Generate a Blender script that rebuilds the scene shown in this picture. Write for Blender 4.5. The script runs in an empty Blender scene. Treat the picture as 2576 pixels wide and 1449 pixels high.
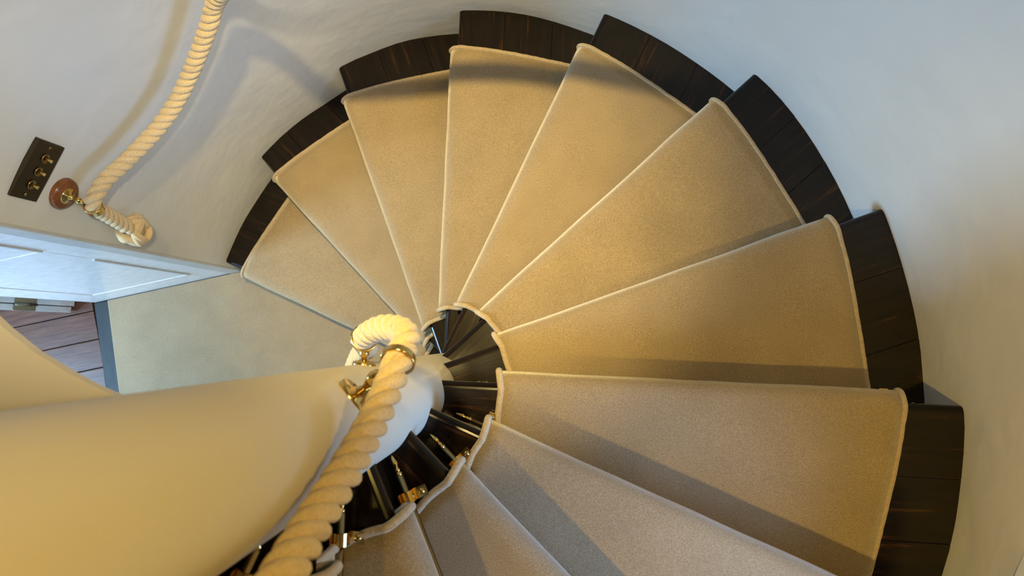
import bpy, bmesh, math, random
from mathutils import Vector, Matrix, noise

sc = bpy.context.scene
C = sc.collection
random.seed(7)
PI = math.pi

# ------------------------------------------------------------------ camera
cam_d = bpy.data.cameras.new('camera')
cam = bpy.data.objects.new('camera', cam_d)
C.objects.link(cam)
cam_d.sensor_width = 36.0
cam_d.lens = 1900.0 * 36.0 / 2576.0
cam_d.shift_y = 110.0 / 2576.0
cam_d.clip_start = 0.01
RM = ((0.97688253, 0.19697687, 0.08307005), (-0.19597053, 0.98040212, -0.02018003), (-0.08541706, 0.00343424, 0.99633937))
CAM = Vector((0.36116, 0.06039, 2.86781))
cam.matrix_world = Matrix.Translation(CAM) @ Matrix(RM).to_4x4()
cam_d.dof.use_dof = True
cam_d.dof.focus_distance = 1.75
cam_d.dof.aperture_fstop = 6.5
sc.camera = cam

# ------------------------------------------------------------------ world, lights, exposure
world = bpy.data.worlds.new('world')
sc.world = world
world.use_nodes = True
bg = world.node_tree.nodes['Background']
bg.inputs[0].default_value = (0.55, 0.72, 1.0, 1)
bg.inputs[1].default_value = 1.0
sc.view_settings.view_transform = 'Standard'
sc.view_settings.look = 'None'
sc.view_settings.gamma = 1.0
sc.view_settings.use_curve_mapping = False
sc.view_settings.exposure = 0.28


def light(name, kind, loc, target, power, color, **kw):
    d = bpy.data.lights.new(name, kind)
    d.energy = power
    d.color = color
    for k, v in kw.items():
        setattr(d, k, v)
    o = bpy.data.objects.new(name, d)
    C.objects.link(o)
    o.location = loc
    v = Vector(target) - Vector(loc)
    o.rotation_euler = v.to_track_quat('-Z', 'Y').to_euler()
    return o


CEIL = 3.55
WIN_AZ, WIN_Z0, WIN_Z1, WIN_HALF = -34.0, 1.62, 2.16, 11.0
wa = math.radians(WIN_AZ)
DAY = (0.22, 0.48, 1.0)
WARM = (1.0, 0.75, 0.27)
WARM2 = (1.0, 0.68, 0.14)
# daylight entering at the stair window and lobby window, plus an added fill
light('stair_window_daylight', 'AREA', (1.16 * math.cos(wa), 1.16 * math.sin(wa), 1.89), (-0.75, 0.72, 1.05), 2.7, DAY,
      shape='RECTANGLE', size=0.38, size_y=0.48, spread=math.radians(75))
light('lobby_window_daylight', 'AREA', (-2.95, 0.10, 1.35), (-1.2, 0.25, 0.6), 130.0, (0.40, 0.67, 1.0),
      shape='RECTANGLE', size=0.6, size_y=1.0)
light('lobby_side_fill', 'AREA', (-1.85, -1.15, 1.2), (-1.5, 0.5, 0.4), 16.0, (0.74, 0.86, 1.0),  # added fill to whiten the door edge, no window stands here
      shape='RECTANGLE', size=0.5, size_y=0.9)

# ------------------------------------------------------------------ materials
def mat(name):
    m = bpy.data.materials.new(name)
    m.use_nodes = True
    nt = m.node_tree
    b = nt.nodes['Principled BSDF']
    return m, nt, b


def N(nt, kind, **kw):
    n = nt.nodes.new(kind)
    for k, v in kw.items():
        if k.startswith('i_'):
            n.inputs[k[2:].replace('_', ' ')].default_value = v
        else:
            setattr(n, k, v)
    return n


def ramp(nt, fac, stops):
    r = nt.nodes.new('ShaderNodeValToRGB')
    e = r.color_ramp.elements
    while len(e) < len(stops):
        e.new(0.5)
    for q, (p, c) in zip(e, stops):
        q.position = p
        q.color = (*c, 1)
    nt.links.new(fac, r.inputs[0])
    return r


def bump(nt, b, height, strength, dist, prev=None):
    n = N(nt, 'ShaderNodeBump', i_Strength=strength, i_Distance=dist)
    nt.links.new(height, n.inputs['Height'])
    if prev:
        nt.links.new(prev.outputs[0], n.inputs['Normal'])
    nt.links.new(n.outputs[0], b.inputs['Normal'])
    return n


def obj_coords(nt, scale=(1, 1, 1), uv=False):
    tc = nt.nodes.new('ShaderNodeTexCoord')
    mp = nt.nodes.new('ShaderNodeMapping')
    mp.inputs['Scale'].default_value = scale
    nt.links.new(tc.outputs['UV' if uv else 'Object'], mp.inputs[0])
    return mp.outputs[0]


def noise_tex(nt, vec, scale, detail=4, rough=0.55):
    n = N(nt, 'ShaderNodeTexNoise', i_Scale=scale, i_Detail=detail, i_Roughness=rough)
    nt.links.new(vec, n.inputs['Vector'])
    return n.outputs['Fac']


def m_plaster(name, base, var=0.04, rough=0.6, bs=0.25):
    m, nt, b = mat(name)
    v = obj_coords(nt)
    f = noise_tex(nt, v, 3.0, 5)
    lo = tuple(c * (1 - var) for c in base)
    r = ramp(nt, f, [(0.3, lo), (0.7, base)])
    nt.links.new(r.outputs[0], b.inputs['Base Color'])
    b.inputs['Roughness'].default_value = rough
    b1 = bump(nt, b, noise_tex(nt, v, 6.0, 3), bs, 0.02)
    bump(nt, b, noise_tex(nt, v, 60.0, 4), bs * 0.4, 0.003, b1)
    return m


def m_carpet(name, c0, c1, c2):
    m, nt, b = mat(name)
    v = obj_coords(nt)
    f = noise_tex(nt, v, 430.0, 5, 0.85)
    g = noise_tex(nt, v, 9.0, 4)
    r = ramp(nt, f, [(0.28, c0), (0.5, c1), (0.72, c2)])
    mx = N(nt, 'ShaderNodeMixRGB', blend_type='MULTIPLY')
    mx.inputs[0].default_value = 0.45
    rg = ramp(nt, g, [(0.3, (0.72, 0.72, 0.72)), (0.7, (1, 1, 1))])
    nt.links.new(r.outputs[0], mx.inputs[1])
    nt.links.new(rg.outputs[0], mx.inputs[2])
    nt.links.new(mx.outputs[0], b.inputs['Base Color'])
    b.inputs['Roughness'].default_value = 0.95
    b.inputs['Specular IOR Level'].default_value = 0.1
    b.inputs['Sheen Weight'].default_value = 1.0
    b.inputs['Sheen Roughness'].default_value = 0.34
    b.inputs['Sheen Tint'].default_value = (1.0, 0.96, 0.90, 1)
    bump(nt, b, f, 0.5, 0.003)
    return m


def m_wood(name, stops, rough, scale=(9, 9, 9), bs=0.15, coat=0.0, bsc=9.0, uv=False):
    m, nt, b = mat(name)
    v = obj_coords(nt, scale, uv)
    f = noise_tex(nt, v, 3.0, 6, 0.65)
    r = ramp(nt, f, stops)
    nt.links.new(r.outputs[0], b.inputs['Base Color'])
    b.inputs['Roughness'].default_value = rough
    b.inputs['Coat Weight'].default_value = coat
    b.inputs['Specular IOR Level'].default_value = 0.25
    b.inputs['Coat Roughness'].default_value = 0.12
    bump(nt, b, noise_tex(nt, v, bsc, 5, 0.6), bs, 0.002)
    return m


def m_simple(name, col, rough, metal=0.0, bs=0.0, bscale=200.0):
    m, nt, b = mat(name)
    v = obj_coords(nt)
    f = noise_tex(nt, v, 30.0, 3)
    r = ramp(nt, f, [(0.3, tuple(c * 0.86 for c in col)), (0.7, col)])
    nt.links.new(r.outputs[0], b.inputs['Base Color'])
    b.inputs['Roughness'].default_value = rough
    b.inputs['Metallic'].default_value = metal
    if bs:
        bump(nt, b, noise_tex(nt, v, bscale, 3), bs, 0.002)
    return m


def m_strand(name, c0, c1, lines, fine):
    """rope strand / yarn: fine lines run across the UV (u round the tube, v along it in metres)"""
    m, nt, b = mat(name)
    tc = nt.nodes.new('ShaderNodeTexCoord')
    mp = nt.nodes.new('ShaderNodeMapping')
    mp.inputs['Rotation'].default_value = (0, 0, lines[1])
    mp.inputs['Scale'].default_value = (1, 1, 1)
    nt.links.new(tc.outputs['UV'], mp.inputs[0])
    w = N(nt, 'ShaderNodeTexWave', i_Scale=lines[0], i_Distortion=1.6, i_Detail=3.0)
    w.inputs['Detail Scale'].default_value = 2.0
    w.bands_direction = 'Y'
    nt.links.new(mp.outputs[0], w.inputs[0])
    v = obj_coords(nt)
    f = noise_tex(nt, v, fine, 4, 0.7)
    mixf = N(nt, 'ShaderNodeMath', operation='MULTIPLY_ADD')
    nt.links.new(w.outputs['Fac'], mixf.inputs[0])
    mixf.inputs[1].default_value = 0.45
    nt.links.new(f, mixf.inputs[2])
    r = ramp(nt, mixf.outputs[0], [(0.35, c0), (0.85, c1)])
    nt.links.new(r.outputs[0], b.inputs['Base Color'])
    b.inputs['Roughness'].default_value = 0.85
    b.inputs['Specular IOR Level'].default_value = 0.2
    b.inputs['Sheen Weight'].default_value = 0.35
    bump(nt, b, mixf.outputs[0], 0.55, 0.0025)
    return m


M_WALL = m_plaster('white_plaster', (0.72, 0.70, 0.65), 0.06, 0.5, 0.38)
M_NEWEL = m_plaster('cream_plaster', (0.74, 0.66, 0.49), 0.03, 0.42, 0.10)
M_CARPET = m_carpet('beige_carpet', (0.18, 0.130, 0.073), (0.35, 0.262, 0.158), (0.54, 0.43, 0.285))
M_BIND = m_strand('carpet_binding_yarn', (0.26, 0.18, 0.10), (0.58, 0.45, 0.29), (230.0, 0.0), 200.0)
M_WOOD = m_wood('dark_stained_wood', [(0.40, (0.004, 0.0028, 0.002)), (0.60, (0.011, 0.0055, 0.003)), (0.76, (0.085, 0.030, 0.009))], 0.19, (1.6, 22, 1), 0.10, 0.0, 4.0, True)
M_BOARD = m_wood('brown_floorboard', [(0.3, (0.055, 0.020, 0.011)), (0.55, (0.10, 0.040, 0.022)), (0.8, (0.16, 0.070, 0.040))], 0.32, (2, 26, 8), 0.12)
M_BLACK = m_wood('black_painted_wood', [(0.3, (0.014, 0.017, 0.018)), (0.7, (0.030, 0.036, 0.036))], 0.5, (12, 4, 8), 0.2)
M_PAINT = m_simple('white_gloss_paint', (0.84, 0.85, 0.86), 0.25, 0.0, 0.05, 25.0)
M_TRIM = m_simple('grey_white_paint', (0.60, 0.59, 0.57), 0.3, 0.0, 0.05, 25.0)
M_BRASS = m_simple('polished_brass', (0.78, 0.53, 0.17), 0.16, 1.0)
M_ROD = m_simple('antique_brass', (0.36, 0.24, 0.09), 0.28, 1.0, 0.05)
M_BRONZE = m_simple('dark_bronze', (0.075, 0.055, 0.030), 0.34, 0.8)
M_ROSE = m_wood('varnished_oak', [(0.3, (0.11, 0.035, 0.010)), (0.6, (0.24, 0.085, 0.022)), (0.8, (0.33, 0.13, 0.04))], 0.3, (8, 8, 40), 0.15, 0.4)
M_ROPE = m_strand('hemp_rope', (0.46, 0.30, 0.13), (0.80, 0.62, 0.36), (150.0, 0.9), 260.0)
M_STEEL = m_simple('tarnished_nickel', (0.34, 0.31, 0.24), 0.3, 1.0, 0.3, 150.0)
M_DARK = m_simple('dark_slot', (0.01, 0.008, 0.006), 0.6)


def m_glass():
    m, nt, b = mat('window_glass')
    b.inputs['Base Color'].default_value = (1, 1, 1, 1)
    b.inputs['Roughness'].default_value = 0.02
    b.inputs['Transmission Weight'].default_value = 1.0
    b.inputs['IOR'].default_value = 1.45
    return m


M_GLASS = m_glass()
m_, nt_, b_ = mat('lit_lamp_lens')
b_.inputs['Emission Color'].default_value = (1.0, 0.72, 0.35, 1)
b_.inputs['Emission Strength'].default_value = 6.0
M_LENS = m_


# ------------------------------------------------------------------ mesh helpers
def link(name, me, m, parent=None, smooth=False):
    o = bpy.data.objects.new(name, me)
    C.objects.link(o)
    if m is not None and not me.materials:
        me.materials.append(m)
    if smooth:
        for f in me.polygons:
            f.use_smooth = True
    if parent is not None:
        o.parent = parent
    return o


def pydata(name, vs, fs, m, parent=None, smooth=False, uvs=None):
    me = bpy.data.meshes.new(name)
    me.from_pydata([tuple(v) for v in vs], [], fs)
    if uvs is not None:
        ul = me.uv_layers.new(name='UVMap')
        for lp in me.loops:
            ul.data[lp.index].uv = uvs[lp.vertex_index]
    me.update()
    return link(name, me, m, parent, smooth)


def from_bm(name, bm, m, parent=None, smooth=False):
    bmesh.ops.recalc_face_normals(bm, faces=bm.faces)
    me = bpy.data.meshes.new(name)
    bm.to_mesh(me)
    bm.free()
    return link(name, me, m, parent, smooth)


def empty(name, loc=(0, 0, 0)):
    o = bpy.data.objects.new(name, None)
    o.empty_display_size = 0.05
    C.objects.link(o)
    o.location = loc
    return o


def tag(o, label, cat, group=None):
    o['label'] = label
    o['category'] = cat
    if group:
        o['group'] = group
    return o


def struct(o, label=None, cat=None):
    o['kind'] = 'structure'
    if label:
        o['label'] = label
    if cat:
        o['category'] = cat
    return o


def frame(axis):
    z = Vector(axis).normalized()
    a = Vector((0, 0, 1)) if abs(z.z) < 0.9 else Vector((1, 0, 0))
    x = a.cross(z).normalized()
    return x, z.cross(x), z


def basis(o, x, y, z):
    return Matrix(((x[0], y[0], z[0], o[0]), (x[1], y[1], z[1], o[1]), (x[2], y[2], z[2], o[2]), (0, 0, 0, 1)))


def bm_box(bm, sx, sy, sz, mtx, bev=0.0, seg=2):
    r = bmesh.ops.create_cube(bm, size=1.0, matrix=mtx @ Matrix.Diagonal((sx, sy, sz, 1)))
    if bev:
        es = list({e for v in r['verts'] for e in v.link_edges})
        bmesh.ops.bevel(bm, geom=es, offset=bev, segments=seg, profile=0.5, affect='EDGES')


def box(name, lo, hi, m, parent=None, bev=0.0):
    bm = bmesh.new()
    c = [(a + b) / 2 for a, b in zip(lo, hi)]
    bm_box(bm, hi[0] - lo[0], hi[1] - lo[1], hi[2] - lo[2], Matrix.Translation(c), bev)
    return from_bm(name, bm, m, parent)


def lathe_data(prof, seg, mtx):
    vs, fs = [], []
    for (r, z) in prof:
        for i in range(seg):
            a = 2 * PI * i / seg
            vs.append(mtx @ Vector((r * math.cos(a), r * math.sin(a), z)))
    for j in range(len(prof) - 1):
        for i in range(seg):
            k = (i + 1) % seg
            fs.append((j * seg + i, j * seg + k, (j + 1) * seg + k, (j + 1) * seg + i))
    fs.append(tuple(range(seg))[::-1])
    n = (len(prof) - 1) * seg
    fs.append(tuple(range(n, n + seg)))
    return vs, fs


def lathe(name, prof, seg, mtx, m, parent=None, smooth=True):
    vs, fs = lathe_data(prof, seg, mtx)
    o = pydata(name, vs, fs, m, parent, smooth)
    return o


def transport(path):
    """tangents + parallel-transported normals along a list of Vectors"""
    n = len(path)
    T = []
    for i in range(n):
        a = path[max(0, i - 1)]
        b = path[min(n - 1, i + 1)]
        T.append((b - a).normalized())
    x, y, z = frame(T[0])
    F = [(x, y)]
    for i in range(1, n):
        q = T[i - 1].rotation_difference(T[i])
        x = q @ x
        x = (x - T[i] * x.dot(T[i])).normalized()
        F.append((x, T[i].cross(x)))
    return T, F


def tube_data(path, rad, seg, closed=False, caps=True):
    T, F = transport(path)
    vs, fs, uv = [], [], []
    L = 0.0
    for i, p in enumerate(path):
        if i:
            L += (p - path[i - 1]).length
        r = rad(i / (len(path) - 1)) if callable(rad) else rad
        for j in range(seg):
            a = 2 * PI * j / seg
            vs.append(p + (F[i][0] * math.cos(a) + F[i][1] * math.sin(a)) * r)
            uv.append((j / seg * 2 * PI * r, L))
    n = len(path)
    for i in range(n - 1):
        for j in range(seg):
            k = (j + 1) % seg
            fs.append((i * seg + j, i * seg + k, (i + 1) * seg + k, (i + 1) * seg + j))
    if closed:
        i = n - 1
        for j in range(seg):
            k = (j + 1) % seg
            fs.append((i * seg + j, i * seg + k, k, j))
    elif caps:
        fs.append(tuple(range(seg))[::-1])
        fs.append(tuple(range((n - 1) * seg, n * seg)))
    return vs, fs, uv


def tube(name, path, rad, seg, m, parent=None, closed=False):
    vs, fs, uv = tube_data(path, rad, seg, closed)
    return pydata(name, vs, fs, m, parent, True, uv)


def catmull(pts, step):
    P = [Vector(p) for p in pts]
    P = [P[0] * 2 - P[1]] + P + [P[-1] * 2 - P[-2]]
    out = []
    for i in range(1, len(P) - 2):
        for j in range(24):
            t = j / 24
            a, b, c, d = P[i - 1], P[i], P[i + 1], P[i + 2]
            out.append(0.5 * ((2 * b) + (c - a) * t + (2 * a - 5 * b + 4 * c - d) * t * t + (3 * b - a - 3 * c + d) * t ** 3))
    out.append(P[-2])
    # resample evenly
    res = [out[0]]
    acc = 0.0
    for a, b in zip(out, out[1:]):
        seg = (b - a).length
        while acc + seg >= step:
            t = (step - acc) / seg
            a = a.lerp(b, t)
            res.append(a)
            seg = (b - a).length
            acc = 0.0
        acc += seg
    res.append(out[-1])
    return res


def rope_strands(pts, dia, parent, pitch=1.75, n=3, phase=0.0):
    step = dia * pitch / 22
    path = catmull(pts, step)
    T, F = transport(path)
    a = dia / 2 / (1 + 2 / math.sqrt(3)) * 1.02
    rc = dia / 2 - a
    for s in range(n):
        hp = []
        L = 0.0
        for i, p in enumerate(path):
            if i:
                L += (p - path[i - 1]).length
            w = 2 * PI * L / (dia * pitch) + 2 * PI * s / n + phase
            hp.append(p + (F[i][0] * math.cos(w) + F[i][1] * math.sin(w)) * rc)
        vs, fs, uv = tube_data(hp, a, 12)
        pydata('strand', vs, fs, M_ROPE, parent, True, uv)
    return path, T


# ------------------------------------------------------------------ stair geometry (metres; axis of the newel = origin)
H = 0.16834
NSTEP = 14
LINES = {1: (143.7, .0428), 2: (121.63, .0419), 3: (98.4, .0639), 4: (75.99, .0522), 5: (52.8, .0581), 6: (30.48, .0536), 7: (8.1, .0467),
         8: (-13.83, .0391), 9: (-35.0, .0268), 10: (-57.0, .0370), 11: (-79.2, .0390), 12: (-103.6, .0427), 13: (-126.5, .0427), 14: (-149.3, .0427),
         15: (-172.0, .0427)}
R_IN = {1: .205, 2: .198, 3: .206, 4: .212, 5: .212, 6: .209, 7: .203, 8: .192, 9: .183, 10: .173, 11: .157, 12: .157, 13: .157, 14: .157}
OVER = 0.030       # nosing overhang
TT = 0.030         # tread thickness
TC = 0.012         # carpet thickness
WR = [(-180, 1.06), (-90, 1.09), (-29, 1.094), (-16, 1.087), (-8, 1.080), (4, 1.074), (17, 1.077), (29, 1.081), (43, 1.072), (57, 1.073), (71, 1.081),
      (88, 1.084), (98, 1.074), (110, 1.058), (124, 1.052), (134, 1.045), (146, 1.037), (160, 1.04), (180, 1.06)]


def wall_r(az):
    az = (az + 180) % 360 - 180
    for (a, r), (b, s) in zip(WR, WR[1:]):
        if a <= az <= b:
            t = (az - a) / (b - a)
            t = t * t * (3 - 2 * t)
            return r + (s - r) * t
    return 1.06


def line(k):
    ang, off = LINES[k]
    a = math.radians(ang)
    d = Vector((math.cos(a), math.sin(a)))
    n = Vector((-d.y, d.x))       # towards the lower step
    return d, n, off


def on_line(k, r, q=0.0):
    """point of line k (moved q towards the lower step) at radius r"""
    d, n, off = line(k)
    e = off + q
    s = math.sqrt(max(r * r - e * e, 1e-8))
    return d * s + n * e


def ang(v):
    return math.atan2(v.y, v.x)


def clip(poly, n, c, keep_less):
    out = []
    for i in range(len(poly)):
        a, b = poly[i], poly[(i + 1) % len(poly)]
        da, db = a.dot(n) - c, b.dot(n) - c
        if not keep_less:
            da, db = -da, -db
        if da <= 0:
            out.append(a)
        if (da < 0 < db) or (db < 0 < da):
            out.append(a.lerp(b, da / (da - db)))
    return out


def wood_uv(o, d, n):
    me = o.data
    ul = me.uv_layers.new(name='UVMap')
    sh = random.uniform(0, 5)
    for lp in me.loops:
        c = me.vertices[lp.vertex_index].co
        ul.data[lp.index].uv = (c.x * d.x + c.y * d.y + sh, c.x * n.x + c.y * n.y + 0.6 * c.z)


def slab(name, poly, z0, z1, m, parent, bev=0.002, front=None):
    """prism over a 2D polygon; edges lying on the front line get a round nosing"""
    bm = bmesh.new()
    lo = [bm.verts.new((p.x, p.y, z0)) for p in poly]
    hi = [bm.verts.new((p.x, p.y, z1)) for p in poly]
    n = len(poly)
    bm.faces.new(lo[::-1])
    bm.faces.new(hi)
    for i in range(n):
        bm.faces.new((lo[i], lo[(i + 1) % n], hi[(i + 1) % n], hi[i]))
    bm.normal_update()
    if front:
        nn, c = front
        es = [e for e in bm.edges if all(abs(Vector(v.co[:2]).dot(nn) - c) < 1e-4 for v in e.verts) and abs(e.verts[0].co.z - e.verts[1].co.z) < 1e-4]
        bmesh.ops.bevel(bm, geom=es, offset=(z1 - z0) * 0.47, segments=5, profile=0.5, affect='EDGES')
    elif bev:
        es = [e for e in bm.edges if e.verts[0].co.z > z1 - 1e-4 and e.verts[1].co.z > z1 - 1e-4]
        bmesh.ops.bevel(bm, geom=es, offset=bev, segments=2, profile=0.5, affect='EDGES')
    return from_bm(name, bm, m, parent)


# ------------------------------------------------------------------ structure: round wall, ceiling, lobby
DOOR_A0, DOOR_A1, DOOR_TOP = 147.4, 193.5, 1.98
W0, W1 = WIN_AZ - WIN_HALF, WIN_AZ + WIN_HALF


def round_wall():
    azs = sorted(set([round(-166.5 + i * 2.5, 2) for i in range(int(360 / 2.5))] + [DOOR_A0, DOOR_A1 - 360, W0, W1]))
    zs = sorted(set([-0.05 + i * 0.087 for i in range(42)] + [DOOR_TOP, WIN_Z0, WIN_Z1, CEIL + 0.02]))
    vs, fs = [], []
    na, nz = len(azs), len(zs)
    for a in azs:
        for z in zs:
            r = wall_r(a)
            th = math.radians(a)
            if not (abs(a - DOOR_A0) < 0.01 or abs(a - DOOR_A1 + 360) < 0.01):
                r += 0.006 * noise.noise(Vector((3 * math.cos(th), 3 * math.sin(th), 2.2 * z)))
            vs.append((r * math.cos(th), r * math.sin(th), z))
    for i in range(na):
        j = (i + 1) % na
        am = (azs[i] + (azs[j] + (360 if j == 0 else 0))) / 2
        am360 = am % 360
        for k in range(nz - 1):
            zm = (zs[k] + zs[k + 1]) / 2
            if DOOR_A0 < am360 < DOOR_A1 and zm < DOOR_TOP:
                continue
            if W0 < ((am + 180) % 360 - 180) < W1 and WIN_Z0 < zm < WIN_Z1:
                continue
            fs.append((i * nz + k, i * nz + k + 1, j * nz + k + 1, j * nz + k))
    o = pydata('wall_round', vs, fs, M_WALL, None, True)
    return struct(o, 'white plastered round wall of the stair tower', 'wall')


round_wall()
struct(box('ceiling', (-1.3, -1.3, CEIL), (1.3, 1.3, CEIL + 0.1), M_WALL), 'white plastered ceiling high over the stairs', 'ceiling')

# windows: reveal, frame and pane
def window(name, az, z0, z1, label):
    a = math.radians(az)
    mx = basis((0, 0, 0), (math.cos(a), math.sin(a), 0), (-math.sin(a), math.cos(a), 0), (0, 0, 1))
    ww = wall_r(az) * math.sin(math.radians(WIN_HALF))
    win = struct(empty(name, mx @ Vector((1.2, 0, z0))), label, 'window')

    def wbox(nm, lo, hi, m, bev=0.003):
        bm = bmesh.new()
        c = [(p + q) / 2 for p, q in zip(lo, hi)]
        bm_box(bm, hi[0] - lo[0], hi[1] - lo[1], hi[2] - lo[2], mx @ Matrix.Translation(c), bev)
        o = from_bm(nm, bm, m, win)
        o.matrix_parent_inverse = Matrix.Translation(-win.location)

    for s in (-1, 1):
        wbox('reveal', (1.065, min(s * ww, s * (ww + .04)), z0 - .04), (1.42, max(s * ww, s * (ww + .04)), z1 + .04), M_WALL)
        wbox('window_frame', (1.30, min(s * ww, s * (ww - .035)), z0), (1.34, max(s * ww, s * (ww - .035)), z1), M_PAINT)
    wbox('window_sill', (1.065, -ww - .04, z0 - .04), (1.42, ww + .04, z0), M_PAINT)
    wbox('reveal', (1.065, -ww - .04, z1), (1.42, ww + .04, z1 + .04), M_WALL)
    wbox('window_frame', (1.30, -ww, z0), (1.34, ww, z0 + .035), M_PAINT)
    wbox('window_frame', (1.30, -ww, z1 - .035), (1.34, ww, z1), M_PAINT)
    wbox('pane', (1.317, -ww + .03, z0 + .03), (1.321, ww - .03, z1 - .03), M_GLASS, 0)


window('window_1', WIN_AZ, WIN_Z0, WIN_Z1, 'small white framed window low beside the upper steps')

# floor: sub floor with single boards beyond the doorway
floor = struct(box('floor', (-3.1, -1.3, -0.08), (1.2, 1.5, -0.030), M_BLACK), 'brown floorboards beyond the threshold of the doorway', 'floor')
ys = [-0.51, -0.395, -0.280, -0.165, -0.048, 0.068, 0.185, 0.303, 0.4175, 0.533, 0.650, 0.765, 0.880, 1.0]
for a, b in zip(ys, ys[1:]):
    t = 0.0015
    box('plank', (-3.0, a + t, -0.030), (-1.512, b - t, -0.004 + random.uniform(-.0008, .0008)), M_BOARD, floor, 0.002)

# lobby shell
struct(box('wall_lobby_west', (-3.1, -1.3, -0.08), (-3.0, 1.5, 2.4), M_WALL), 'white wall of the lobby facing the doorway', 'wall')
struct(box('wall_lobby_north', (-3.0, 1.4, -0.08), (-1.3, 1.5, 2.4), M_WALL), 'white wall of the lobby behind the open door', 'wall')
struct(box('wall_lobby_south', (-3.0, -1.3, -0.08), (-1.3, -1.2, 2.4), M_WALL), 'white wall of the lobby along its south side', 'wall')
struct(box('wall_lobby_east', (-1.50, 0.62, -0.08), (-1.30, 1.4, 2.4), M_WALL), 'white wall of the lobby beside the doorway lining', 'wall')
struct(box('wall_lobby_inner', (-1.50, -1.2, -0.08), (-1.30, -0.31, 2.4), M_WALL), 'white wall of the lobby on the far side of the doorway', 'wall')
struct(box('wall_lobby_header', (-1.50, -0.31, 2.03), (-1.25, 0.62, 2.4), M_WALL), 'white wall over the doorway on the lobby side', 'wall')
struct(box('ceiling_lobby', (-3.1, -1.3, 2.4), (-1.25, 1.5, 2.5), M_WALL), 'white ceiling of the lobby', 'ceiling')

# panelled door lining on the right of the doorway (its face is the plane y = 0.56)
JY = 0.562
lin = struct(empty('door_1', (-1.2, JY, 0)), 'white panelled door lining at the left of the landing', 'door lining')


def lbox(name, lo, hi, m, bev=0.002, parent=None, origin=(-1.2, JY, 0)):
    o = box(name, lo, hi, m, None, bev)
    o.parent = lin if parent is None else parent
    o.matrix_parent_inverse = Matrix.Translation(tuple(-c for c in origin))
    return o


X0, X1 = -1.495, -0.900
lbox('lining_back', (X0, JY + .012, 0), (X1, JY + .05, 2.0), M_PAINT, 0)
lbox('stile', (-1.000, JY, 0), (X1, JY + .03, 2.0), M_PAINT)
lbox('stile', (X0, JY, 0), (-1.395, JY + .03, 2.0), M_PAINT)
lbox('rail', (-1.395, JY, 0), (-1.000, JY + .03, 0.165), M_PAINT)
lbox('rail', (-1.395, JY, 0.735), (-1.000, JY + .03, 0.945), M_PAINT)
lbox('rail', (-1.395, JY, 1.86), (-1.000, JY + .03, 2.0), M_PAINT)
for z0, z1 in ((0.165, 0.735), (0.945, 1.86)):
    lbox('panel', (-1.393, JY + .0015, z0 + .002), (-1.002, JY + .013, z1 - .002), M_PAINT, 0.001)
    lbox('bead', (-1.008, JY - .004, z0 + .004), (-0.999, JY + .004, z1 - .004), M_TRIM, 0.0015)
# architrave bead on the round wall
arch = struct(box('trim_1', (-0.925, JY - .002, 0.0), (-0.868, JY + .042, 2.0), M_TRIM, None, 0.006), 'grey white bead running up the corner of the door lining', 'trim')
struct(box('trim_2', (-1.50, -0.31, 0.0), (-0.98, -0.255, 2.0), M_PAINT, None, 0.004), 'plain white lining on the far side of the doorway', 'trim')
struct(box('trim_3', (-1.50, -0.31, 1.98), (-0.95, 0.60, 2.03), M_PAINT, None, 0.004), 'white head lining over the doorway', 'trim')

# threshold
thr_bm = bmesh.new()
bm_box(thr_bm, 0.075, 1.0, 0.035, Matrix.Translation((-1.4850, 0.06, -0.008)) @ Matrix.Rotation(math.radians(3.0), 4, 'Z').inverted() @ Matrix.Identity(4), 0.004)
struct(from_bm('trim_4', thr_bm, M_BLACK), 'worn black threshold board between carpet and floorboards', 'threshold')

# open door seen edge on, with its hinge
door = struct(empty('door_2', (-1.585, 0.56, 0.0)), 'white door standing open beyond the threshold, seen edge on', 'door')
# x along the leaf, y across its thickness
ed = Vector((-0.36, -0.93, 0)).normalized()
dmx = basis((-1.577, 0.587, 0), (-0.93, 0.36, 0), tuple(ed), (0, 0, 1))


def dbox(name, lo, hi, m, bev=0.002):
    bm = bmesh.new()
    c = [(a + b) / 2 for a, b in zip(lo, hi)]
    bm_box(bm, hi[0] - lo[0], hi[1] - lo[1], hi[2] - lo[2], dmx @ Matrix.Translation(c), bev)
    o = from_bm(name, bm, m, door)
    o.matrix_parent_inverse = Matrix.Translation(-door.location)
    return o


dbox('door_frame', (0.0, -0.004, 0.0), (0.06, 0.023, 2.0), M_PAINT)
dbox('leaf', (0.002, 0.027, 0.012), (0.74, 0.050, 1.97), M_PAINT)
dbox('hinge', (-0.0022, 0.002, 0.215), (0.001, 0.049, 0.325), M_STEEL, 0.0006)
hv, hf = lathe_data([(0.0, .0), (.006, .0), (.006, .110), (.0, .110)], 12, dmx @ Matrix.Translation((-0.003, 0.025, 0.215)))
o = pydata('hinge_knuckle', hv, hf, M_STEEL, door, True)
o.matrix_parent_inverse = Matrix.Translation(-door.location)

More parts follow.
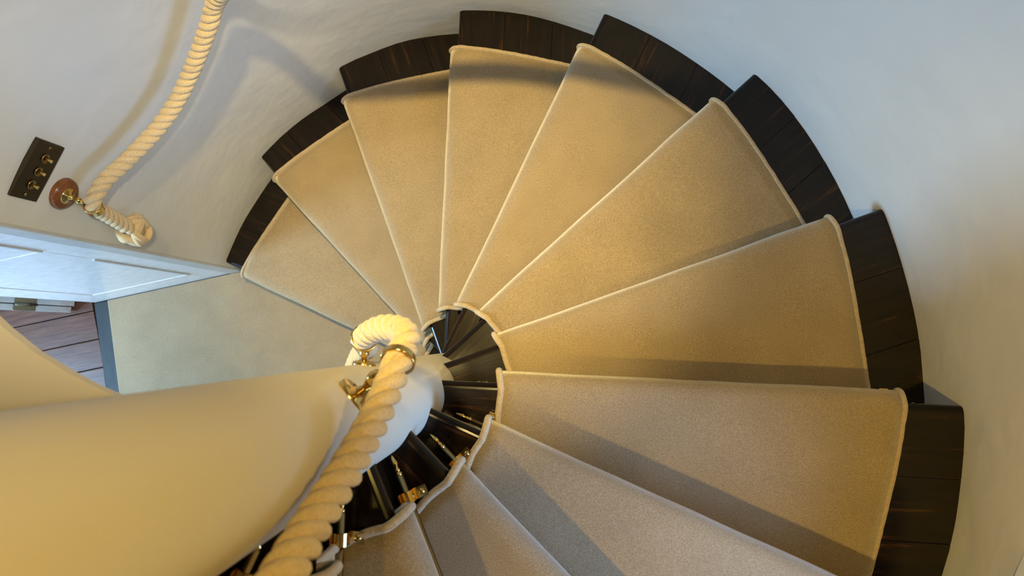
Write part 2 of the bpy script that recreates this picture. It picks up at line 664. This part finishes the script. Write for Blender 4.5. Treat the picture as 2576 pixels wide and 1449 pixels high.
# ------------------------------------------------------------------ newel column and plaster ledge
def newel():
    vs, fs = [], []
    seg, zs = 64, [-0.03 + i * 0.05 for i in range(72)]
    for z in zs:
        cx, cy = 0.013 + 0.026 * (z - 2.0), 0.004
        for i in range(seg):
            a = 2 * PI * i / seg
            r = 0.0785 + 0.0012 * noise.noise(Vector((2 * math.cos(a), 2 * math.sin(a), z * 3)))
            vs.append((cx + r * math.cos(a), cy + r * math.sin(a), z))
    for j in range(len(zs) - 1):
        for i in range(seg):
            k = (i + 1) % seg
            fs.append((j * seg + i, j * seg + k, (j + 1) * seg + k, (j + 1) * seg + i))
    fs.append(tuple(range(seg))[::-1])
    fs.append(tuple(range((len(zs) - 1) * seg, len(zs) * seg)))
    o = pydata('newel_column', vs, fs, M_NEWEL, None, True)
    return tag(o, 'smooth round cream plaster newel column at the centre of the spiral', 'column')


newel()


def ledge():
    edge = [(-.02, .03), (-.10, .055), (-.150, .076), (-.172, .086), (-.189, .097), (-.213, .113), (-.240, .134), (-.280, .169), (-.311, .204), (-.324, .221), (-.352, .27),
            (-.385, .35), (-.42, .45), (-.47, .58), (-.56, .78)]
    path = [Vector(p) for p in edge]
    outer = []
    for i in range(18):
        a = math.radians(126 + i * 5)
        outer.append(Vector((1.09 * math.cos(a), 1.09 * math.sin(a))))
    poly = path + outer[:] + [Vector((-.03, -.03))]
    bm = bmesh.new()
    z0, z1 = 2.0, 2.016
    lo = [bm.verts.new((p.x, p.y, z0)) for p in poly]
    hi = [bm.verts.new((p.x, p.y, z1)) for p in poly]
    n = len(poly)
    bm.faces.new(lo[::-1])
    bm.faces.new(hi)
    for i in range(n):
        bm.faces.new((lo[i], lo[(i + 1) % n], hi[(i + 1) % n], hi[i]))
    es = [e for e in bm.edges if e.verts[0].co.z > z1 - 1e-4 and e.verts[1].co.z > z1 - 1e-4 and e.verts[0].index < 0]
    bm.verts.index_update()
    es = [e for e in bm.edges if all(n <= v.index < n + len(path) for v in e.verts)]
    bmesh.ops.bevel(bm, geom=es, offset=0.010, segments=4, profile=0.5, affect='EDGES')
    o = from_bm('plaster_ledge', bm, M_NEWEL)
    return tag(o, 'curved cream plaster ledge behind the column, above the doorway', 'ledge')


ledge()

# ------------------------------------------------------------------ staircase
stair = tag(empty('spiral_staircase', (0, 0, 0)), 'dark stained wooden spiral staircase winding clockwise up round the column', 'staircase')
for k in range(1, NSTEP + 1):
    d, n, off = line(k)
    top = k * H
    a0 = ang(on_line(k, 1.085))
    a1 = ang(on_line(k + 1, 1.085, -OVER - 0.004))
    if a1 > a0:
        a1 -= 2 * PI
    b0 = ang(on_line(k, 0.07))
    b1 = ang(on_line(k + 1, 0.07, -OVER - 0.004))
    while b1 > b0:
        b1 -= 2 * PI
    poly = []
    for i in range(5):
        a = b1 + (b0 - b1) * i / 4
        poly.append(Vector((0.07 * math.cos(a), 0.07 * math.sin(a))))
    for i in range(15):
        a = a0 + (a1 - a0) * i / 14
        r = wall_r(math.degrees(a)) + 0.012
        if i == 0:
            poly.append(on_line(k, r))
        else:
            poly.append(Vector((r * math.cos(a), r * math.sin(a))))
    # boards run parallel to the nosing
    cuts = [off, off - random.uniform(.125, .150), off - random.uniform(.265, .30), off - 0.9]
    boards = []
    for j in range(3):
        q = clip(poly, n, cuts[j] - (0 if j == 0 else 0.0004), True)
        q = clip(q, n, cuts[j + 1] + 0.0004, False)
        if len(q) > 2:
            boards.append(q)
    par = None
    for j, q in enumerate(boards):
        dz = 0 if j == 0 else random.uniform(-.0012, .0004)
        if j == 0:
            par = slab('tread', q, top - TT, top, M_WOOD, stair, 0, (n, off))
            wood_uv(par, d, n)
        else:
            wood_uv(slab('tread_board', q, top - TT, top + dz, M_WOOD, par, 0.0007), d, n)
    # riser
    rp = [on_line(k, 0.07, -OVER), on_line(k, 1.09, -OVER), on_line(k, 1.09, -OVER - .018), on_line(k, 0.07, -OVER - .018)]
    wood_uv(slab('riser', rp, top - H + 0.0 - 0.02, top - TT + .001, M_WOOD, stair, 0), d, n)

# ------------------------------------------------------------------ stair carpet
runner = tag(empty('stair_carpet', (0, 0, 0)), 'beige cut pile carpet fitted over the spiral steps with whipped edges', 'carpet')


def carpet_step(k):
    top = k * H
    d, n, off = line(k)
    NS = 26
    prof = []
    # nosing and riser part: (q, z) in the plane square to the nosing
    rc = 0.031
    for i in range(12):
        a = PI / 2 - math.radians(150) * i / 11
        prof.append((-0.010 + (rc + 0.003) * math.cos(a), top + TC - rc + rc * math.sin(a)))
    prof.append((-OVER + TC + .006, top - TT - TC - .004))
    prof.append((-OVER + TC, top - TT - TC - .014))
    zb = top - H + (0.016 if k > 1 else 0.004)
    for i in range(1, 5):
        prof.append((-OVER + TC, top - TT - TC - .014 + (zb - (top - TT - TC - .014)) * i / 4))
    NT = 14
    rows = []       # rows run across the carpet (inner to outer)
    rin, rout = R_IN[k], 0.970
    if k == 1:
        rout = 0.958
    for t in range(NT, 0, -1):
        f = t / NT
        row = []
        for s in range(NS + 1):
            u = s / NS
            ro = rout - 0.016 * math.sin(PI * f) * (0.6 + 0.4 * f)
            ri = rin + 0.006 * f - 0.008 * math.sin(PI * f)
            r = ri + (ro - ri) * u
            A = on_line(k, r, -0.010)
            B = on_line(k + 1, r, -OVER + TC * 0.4)
            a, b = ang(A), ang(B)
            while b > a:
                b -= 2 * PI
            if a - b > PI:
                b += 2 * PI
            th = a + (b - a) * f
            z = top + TC + 0.0010 * noise.noise(Vector((r * 14 + k * 3.1, th * 9, k)))
            row.append(Vector((r * math.cos(th), r * math.sin(th), z)))
        rows.append(row)
    for (q, z) in prof:
        row = []
        for s in range(NS + 1):
            u = s / NS
            r = rin + (rout - rin) * u
            qq = q + 0.0022 * noise.noise(Vector((u * 7 + k * 5.3, z * 3, 0.3)))
            p = on_line(k, r, qq)
            row.append(Vector((p.x, p.y, z)))
        rows.append(row)
    vs = [v for r_ in rows for v in r_]
    w = NS + 1
    fs = []
    for i in range(len(rows) - 1):
        for s in range(NS):
            fs.append((i * w + s, i * w + s + 1, (i + 1) * w + s + 1, (i + 1) * w + s))
    o = pydata('carpet_piece', vs, fs, M_CARPET, runner, True)
    sol = o.modifiers.new('thickness', 'SOLIDIFY')
    sol.thickness = 0.008
    sol.offset = -1
    for edge, rad in ((0, 0.0068), (NS, 0.0054)):
        path = [r_[edge].copy() for r_ in rows]
        path = [p - Vector((0, 0, 0.003 if i < NT else 0.0)) for i, p in enumerate(path)]
        path = catmull(path, 0.006)
        path = [p + 0.0009 * noise.noise_vector(p * 60) for p in path]
        tube('edge_binding', path, rad, 10, M_BIND, o)
    return o


for k in range(1, NSTEP + 1):
    carpet_step(k)

# landing carpet at the foot of the stairs
p1 = on_line(1, 1.0, -OVER)
lc = [Vector((0.05, 0.02)), on_line(1, 0.90, -OVER), Vector((-0.885, JY - .003)), Vector((-1.438, JY - .003)), Vector((-1.492, -0.30)), Vector((-0.95, -0.42)),
      Vector((-0.60, -0.80)), Vector((0.0, -0.98)), Vector((0.1, -0.2))]
lcarpet = slab('landing_carpet', lc[:], -0.02, TC, M_CARPET, None, 0.004)
tag(lcarpet, 'flat beige carpet on the landing between the bottom step and the black threshold', 'carpet')

# ------------------------------------------------------------------ stair rods
ROD_LABEL = {
    7: 'lowest brass stair rod in view, showing only the corner of its bracket',
    8: 'brass stair rod with just finial and bracket tip showing under the level nosing',
    9: 'long brass stair rod at the back of the wide olive step right of the column',
    10: 'brass stair rod with gold finial and screwed bracket, next above the long olive step',
    11: 'silvery brass stair rod with upright finial, running down to the bottom edge',
    12: 'brass stair rod whose square screwed bracket shows just right of the thick yellow rope',
    13: 'brass stair rod glimpsed in the dark corner between column and thick yellow rope',
}
FIN = [(0, -.034), (.0022, -.030), (.0048, -.021), (.0050, -.019), (.0030, -.014), (.0028, -.012), (.0046, -.010), (.0046, -.008), (.0028, -.006), (.0058, -.004),
       (.0058, .0)]
for k in range(7, 14):
    d, n, off = line(k)
    z = (k - 1) * H + TC + 0.0115
    q = -OVER + TC + 0.0065
    e = off + q
    s0 = math.sqrt(max((R_IN[k] - 0.045) ** 2 - e * e, 1e-6))
    s1 = math.sqrt(1.030 ** 2 - e * e)
    P0 = Vector((*(d * s0 + n * e), z))
    P1 = Vector((*(d * s1 + n * e), z))
    D = Vector((d.x, d.y, 0))
    Nn = Vector((n.x, n.y, 0))
    rod = tag(empty('stair_rod', P0), ROD_LABEL[k], 'stair rod', 'brass stair rods')
    Y = Vector((0, 0, 1))
    loc = basis((0, 0, 0), Nn, Y, D)
    L = (P1 - P0).length
    lathe('rod', [(0.0, 0), (.0058, 0.0), (.0058, L), (0.0, L)], 14, loc, M_ROD, rod)
    lathe('finial', FIN, 14, loc, M_BRASS, rod)
    lathe('finial', [(r, L - zz) for r, zz in FIN[::-1]], 14, loc, M_BRASS, rod)
    for zb_ in (0.036, L - 0.036):
        # strap: flat foot on the tread side, arch over the rod, upright foot against the riser
        bm = bmesh.new()
        sec = [(.030, -.0115), (.0105, -.0115)] + [(.0085 * math.cos(a), .0085 * math.sin(a)) for a in [PI * j / 8 - 0.35 for j in range(0, 9)]] + [(-.0105, .004), (-.0105, .020)]
        th = 0.0022
        lo, hi = [], []
        outl = []
        for i, p in enumerate(sec):
            a = Vector(sec[max(i - 1, 0)])
            b = Vector(sec[min(i + 1, len(sec) - 1)])
            t = (b - a).normalized()
            nn = Vector((t.y, -t.x))
            outl.append((Vector(p), Vector(p) + nn * th))
        rings = []
        for (a, b) in outl:
            rings.append([bm.verts.new(loc @ Vector((p.x, p.y, zz))) for p, zz in ((a, zb_ - .009), (b, zb_ - .009), (b, zb_ + .009), (a, zb_ + .009))])
        for r0, r1 in zip(rings, rings[1:]):
            for j in range(4):
                bm.faces.new((r0[j], r0[(j + 1) % 4], r1[(j + 1) % 4], r1[j]))
        bm.faces.new(rings[0])
        bm.faces.new(rings[-1][::-1])
        br = from_bm('bracket', bm, M_BRASS if k != 12 else M_BRASS, rod)
        scm = loc @ Matrix.Translation((.021, -.0115, zb_)) @ Matrix.Rotation(-PI / 2, 4, 'X')
        sv = lathe('screw', [(0, .0), (.0052, .0), (.0046, .0042), (0.0, .0046)], 12, scm, M_BRASS, br)
        bm = bmesh.new()
        bm_box(bm, .0085, .0012, .0012, scm @ Matrix.Translation((0, 0, .0044)) @ Matrix.Rotation(0.7, 4, 'Z'))
        from_bm('screw_slot', bm, M_DARK, br)

# ------------------------------------------------------------------ ropes
nr = tag(empty('newel_rope', (0.13, 0.0, 2.3)), 'thick yellow hemp handrail rope winding down round the column', 'rope')
NPTS = [(.06, -.150, 2.54), (.098, -.118, 2.455), (.107, -.092, 2.375), (.108, -.075, 2.315), (.110, -.051, 2.231), (.1215, -.019, 2.150), (.134, .016, 2.078), (.145, .051, 2.024),
        (.151, .072, 1.999), (.156, .095, 1.957), (.139, .111, 1.909), (.106, .121, 1.857), (.072, .121, 1.804), (.048, .117, 1.758), (.030, .110, 1.692), (.004, .106, 1.600),
        (-.040, .100, 1.50), (-.095, .065, 1.38), (-.120, .0, 1.25)]
NPTS = [Vector(p) for p in NPTS]


def attach(o, par):
    o.matrix_parent_inverse = Matrix.Translation(-par.location)


def rope_at(par, pts, dia, **kw):
    path, T = rope_strands(pts, dia, par, **kw)
    for c in par.children:
        attach(c, par)
    return path, T


rope_at(nr, NPTS, 0.0365, pitch=2.3)

wr = tag(empty('wall_rope', (-0.74, 0.605, 1.10)), 'straw coloured hemp handrail rope hanging along the wall, ending in a ball knot', 'rope')
WPTS = [(-.770, .583, .915), (-.764, .594, .985), (-.757, .602, 1.045), (-.748, .606, 1.090), (-.728, .622, 1.112), (-.695, .655, 1.110), (-.656, .694, 1.085), (-.606, .738, 1.066),
        (-.559, .774, 1.062), (-.499, .814, 1.077), (-.432, .852, 1.12), (-.361, .884, 1.184), (-.302, .906, 1.246), (-.256, .920, 1.301), (-.17, .888, 1.41), (-.05, .805, 1.53), (.09, .770, 1.58),
        (.23, .742, 1.63), (.36, .70, 1.69), (.55, .60, 1.82), (.78, .47, 1.97), (.97, .40, 2.12)]
WPTS = [Vector(p) for p in WPTS]
rope_at(wr, WPTS, 0.0415)


def knot(center, R, par):
    """ball knot: three wound strands in a turk's head over a core"""
    ax = Vector((0.15, 0.45, -0.85)).normalized()
    x, y, z = frame(ax)
    mtx = basis(center, x, y, z)
    kn = lathe('knot', [(0.0, -R * .66)] + [(R * .66 * math.cos(a), R * .66 * math.sin(a)) for a in [(-80 + 16 * i) * PI / 180 for i in range(11)]] + [(0.0, R * .66)], 20, mtx, M_ROPE, par)
    attach(kn, par)
    tr = R * 0.27
    for pl in range(2):
        path = []
        n = 180
        off = (pl - 0.5) * 0.52
        for i in range(n):
            t = 2 * PI * i / n
            lon = 2 * t + off
            lat = 0.95 * math.sin(3 * t + 0.25 * off)
            rr = R - tr * 0.75 + tr * 0.75 * math.cos(3 * t + PI * 0.25) * math.cos(3 * t + 0.2)
            p = Vector((rr * math.cos(lat) * math.cos(lon), rr * math.cos(lat) * math.sin(lon), rr * math.sin(lat)))
            path.append(mtx @ p)
        vs, fs, uv = tube_data(path, tr, 12, closed=True)
        o = pydata('knot_strand', vs, fs, M_ROPE, kn, True, uv)


knot(Vector((-.776, .582, .880)), 0.039, wr)


def ring_profile(r, hgt, th):
    b = th * .35
    return [(r, -hgt / 2), (r + th - b, -hgt / 2), (r + th, -hgt / 2 + b), (r + th, -hgt / 2 + b * 1.5), (r + th, hgt / 2 - b * 1.5), (r + th, hgt / 2 - b), (r + th - b, hgt / 2), (r, hgt / 2),
            (r - .001, hgt / 2 - .001), (r - .001, -hgt / 2 + .001)]


def ring(name, c, axis, r, hgt, th, m, par):
    x, y, z = frame(axis)
    mtx = basis(c, x, y, z)
    prof = ring_profile(r, hgt, th)
    seg = 32
    vs, fs = [], []
    for (rr, zz) in prof:
        for i in range(seg):
            a = 2 * PI * i / seg
            vs.append(mtx @ Vector((rr * math.cos(a), rr * math.sin(a), zz)))
    P = len(prof)
    for j in range(P):
        for i in range(seg):
            k = (i + 1) % seg
            jj = (j + 1) % P
            fs.append((j * seg + i, j * seg + k, jj * seg + k, jj * seg + i))
    o = pydata(name, vs, fs, m, par, True)
    attach(o, par)
    return o


def rope_bracket(label, base, center, axis, rope_d, plate_r, wood=0.0, normal=None, hgt=0.016):
    base, center = Vector(base), Vector(center)
    o = tag(empty('rope_bracket', base), label, 'bracket', 'rope brackets')
    v = (center - base)
    nrm = (Vector(normal) if normal else v).normalized()
    x, y, z = frame(nrm)
    if wood:
        lathe('rosette', [(0, -.012), (.041, -.012), (.0415, .006), (.040, .013), (.034, .0185), (.0, .019)], 36, basis((0, 0, 0), x, y, z), M_ROSE, o)
    pm = basis(nrm * wood, x, y, z)
    pl = lathe('base_plate', [(0, -.004), (plate_r, -.004), (plate_r, .0015), (plate_r * .94, .003), (plate_r * .5, .0042), (plate_r * .36, .008), (0, .009)], 32, pm, M_BRASS, o)
    for i in range(4):
        a = PI / 4 + i * PI / 2
        sm = pm @ Matrix.Translation((plate_r * .70 * math.cos(a), plate_r * .70 * math.sin(a), .0028))
        s_ = lathe('screw', [(0, 0), (.0034, 0), (.003, .0016), (0, .0018)], 10, sm, M_ROD, pl)
    a0 = nrm * (wood + .004)
    b0 = v - v.normalized() * (rope_d / 2 + .0005)
    sx, sy, sz = frame(b0 - a0)
    L = (b0 - a0).length
    u = plate_r / .026
    prof = [(0, 0), (.010 * u, 0), (.0085 * u, L * .10), (.0055 * u, L * .22), (.0055 * u, L * .30), (.0072 * u, L * .36), (.0105 * u, L * .50), (.0115 * u, L * .60), (.0098 * u, L * .72),
            (.0058 * u, L * .80), (.0074 * u, L * .86), (.0058 * u, L * .92), (.0064 * u, L), (0, L)]
    st = lathe('stem', prof, 20, basis(a0, sx, sy, sz), M_BRASS, o)
    ring('ring', v, axis, rope_d / 2 + .0002, hgt, .0024, M_BRASS, o)
    return o


def fix_rings(o):
    for c in o.children:
        if c.name.startswith('ring'):
            c.matrix_parent_inverse = Matrix.Identity(4)


b1 = rope_bracket('large brass rope bracket on the near side of the cream column', (.0832, .0390, 1.966), (.151, .072, 1.999), (.02, .07, -.09), 0.0365, 0.026,
                  0, (.9, .43, .0), 0.010)
b2 = rope_bracket('small brass rope bracket behind the column where the rope loop turns out of sight', (.0275, .0800, 1.712), (.048, .117, 1.756), (-.42, -.12, -.9), 0.0365, 0.018, 0, (.3, .95, 0), 0.008)
b3 = rope_bracket('brass rope bracket on a round wooden rosette on the wall beside the switch plate', (-.812, .652, 1.108), (-.748, .606, 1.090), (.024, .014, .06), 0.0415, 0.021,
                  0.018, (-.78 * -1, -.625, 0), 0.022)
for b in (b1, b2, b3):
    fix_rings(b)

# ------------------------------------------------------------------ switch plate
sa = math.radians(139.2)
sr = wall_r(139.2)
SC = Vector((sr * math.cos(sa), sr * math.sin(sa), 1.226))
sn = Vector((-math.cos(sa), -math.sin(sa), 0))
sx_ = Vector((-math.sin(sa), math.cos(sa), 0))
smx = basis((0, 0, 0), sx_, Vector((0, 0, 1)), sn)
sw = tag(empty('light_switch', SC), 'oblong dark bronze switch plate with three round toggle switches on the wall', 'light switch')
bm = bmesh.new()
bm_box(bm, .146, .086, .014, smx @ Matrix.Translation((0, 0, .005)), .0015)
from_bm('plate', bm, M_BRONZE, sw)
for i in (-1, 0, 1):
    tm = smx @ Matrix.Translation((i * .034, 0.0, .012))
    t = lathe('toggle', [(0, 0), (.0115, 0), (.0118, .003), (.0105, .005), (.0085, .0035), (.0080, .002), (0, .002)], 24, tm, M_ROD, sw)
    x, y, z = frame(tm.to_3x3() @ Vector((0, -.45, 1)))
    lathe('lever', [(0, 0), (.0026, 0), (.0030, .006), (.0044, .013), (.0040, .016), (0, .0175)], 14, basis(tm @ Vector((0, 0, .001)), x, y, z), M_BRASS, t)
for s in (-1, 1):
    tm = smx @ Matrix.Translation((s * .0605, 0.0, .012))
    t = lathe('screw', [(0, 0), (.0042, 0), (.0038, .0014), (0, .0018)], 14, tm, M_BRASS, sw)
    bm = bmesh.new()
    bm_box(bm, .007, .001, .0008, tm @ Matrix.Translation((0, 0, .0016)) @ Matrix.Rotation(0.6 * s, 4, 'Z'))
    from_bm('screw_slot', bm, M_DARK, t)

# ------------------------------------------------------------------ ceiling downlight and two added fill spots
LAMPS_AND_FILLS = [((0.32, 0.47), (0.04, 0.48, 0.7), 375.0, 38, WARM, 'small round ceiling lamp over the middle of the steps'),
         ((-0.28, -0.42), (0.88, -0.42, 1.55), 88.0, 48, WARM2, 'small round added ceiling spot that warms the right hand wall'),  # added spot, only there to warm the right hand wall
         ((0.62, 0.06), (-0.66, 0.82, 1.15), 112.0, 36, (1.0, 0.86, 0.62), 'small round added ceiling spot that brightens the wall beside the switch plate')]  # invented spot that lifts the wall behind the wall rope
for (x, y), tgt, power, spread, colour, lab in LAMPS_AND_FILLS:
    dl = tag(empty('ceiling_lamp_or_fill', (x, y, CEIL)), lab, 'lamp', 'ceiling lamps')
    lathe('lamp_ring', [(.034, .0), (.045, -.002), (.046, -.006), (.036, -.010), (.034, -.008)], 32, Matrix.Identity(4), M_BRASS, dl)
    lathe('lens', [(0, -.001), (.034, -.001), (.034, -.004), (0, -.005)], 24, Matrix.Identity(4), M_LENS, dl)
    light('lamp_or_fill_light', 'SPOT', (x, y, CEIL - 0.03), tgt, power, colour, spot_size=math.radians(spread), spot_blend=1.0, shadow_soft_size=0.035)

# ------------------------------------------------------------------ shaded wall lamp on the right hand wall, above the picture
la = math.radians(6.0)
LW = Vector((wall_r(6.0) * math.cos(la), wall_r(6.0) * math.sin(la), 3.05))
ln = Vector((-math.cos(la), -math.sin(la), 0))
wl = tag(empty('wall_lamp', LW), 'brass wall lamp with cream shade high on the right hand wall', 'lamp')
lx, ly, lz = frame(ln)
lathe('back_plate', [(0, -.01), (.045, -.01), (.045, .006), (.03, .012), (0, .014)], 28, basis((0, 0, 0), lx, ly, lz), M_BRASS, wl)
tube('arm', catmull([ln * .01, ln * .06 + Vector((0, 0, -.012)), ln * .10 + Vector((0, 0, .0)), ln * .115 + Vector((0, 0, .035))], .006), .006, 10, M_BRASS, wl)
lathe('bulb', [(0, .035), (.012, .04), (.024, .07), (.020, .095), (0, .105)], 18, Matrix.Translation(ln * .115), M_LENS, wl)
o = pydata('lamp_shade', *lathe_data([(.070, .02), (.045, .13)], 32, Matrix.Translation(ln * .115)), M_NEWEL, wl, True)
bmx = bmesh.new()
bmx.from_mesh(o.data)
bmesh.ops.delete(bmx, geom=[f for f in bmx.faces if len(f.verts) > 4], context='FACES_ONLY')
bmx.to_mesh(o.data)
bmx.free()
lp = LW + ln * .115 + Vector((0, 0, .01))
light('wall_lamp_light', 'SPOT', lp, lp + Vector((-0.70, -0.08, -1.0)), 21.0, WARM2, spot_size=math.radians(150), spot_blend=1.0, shadow_soft_size=0.045)
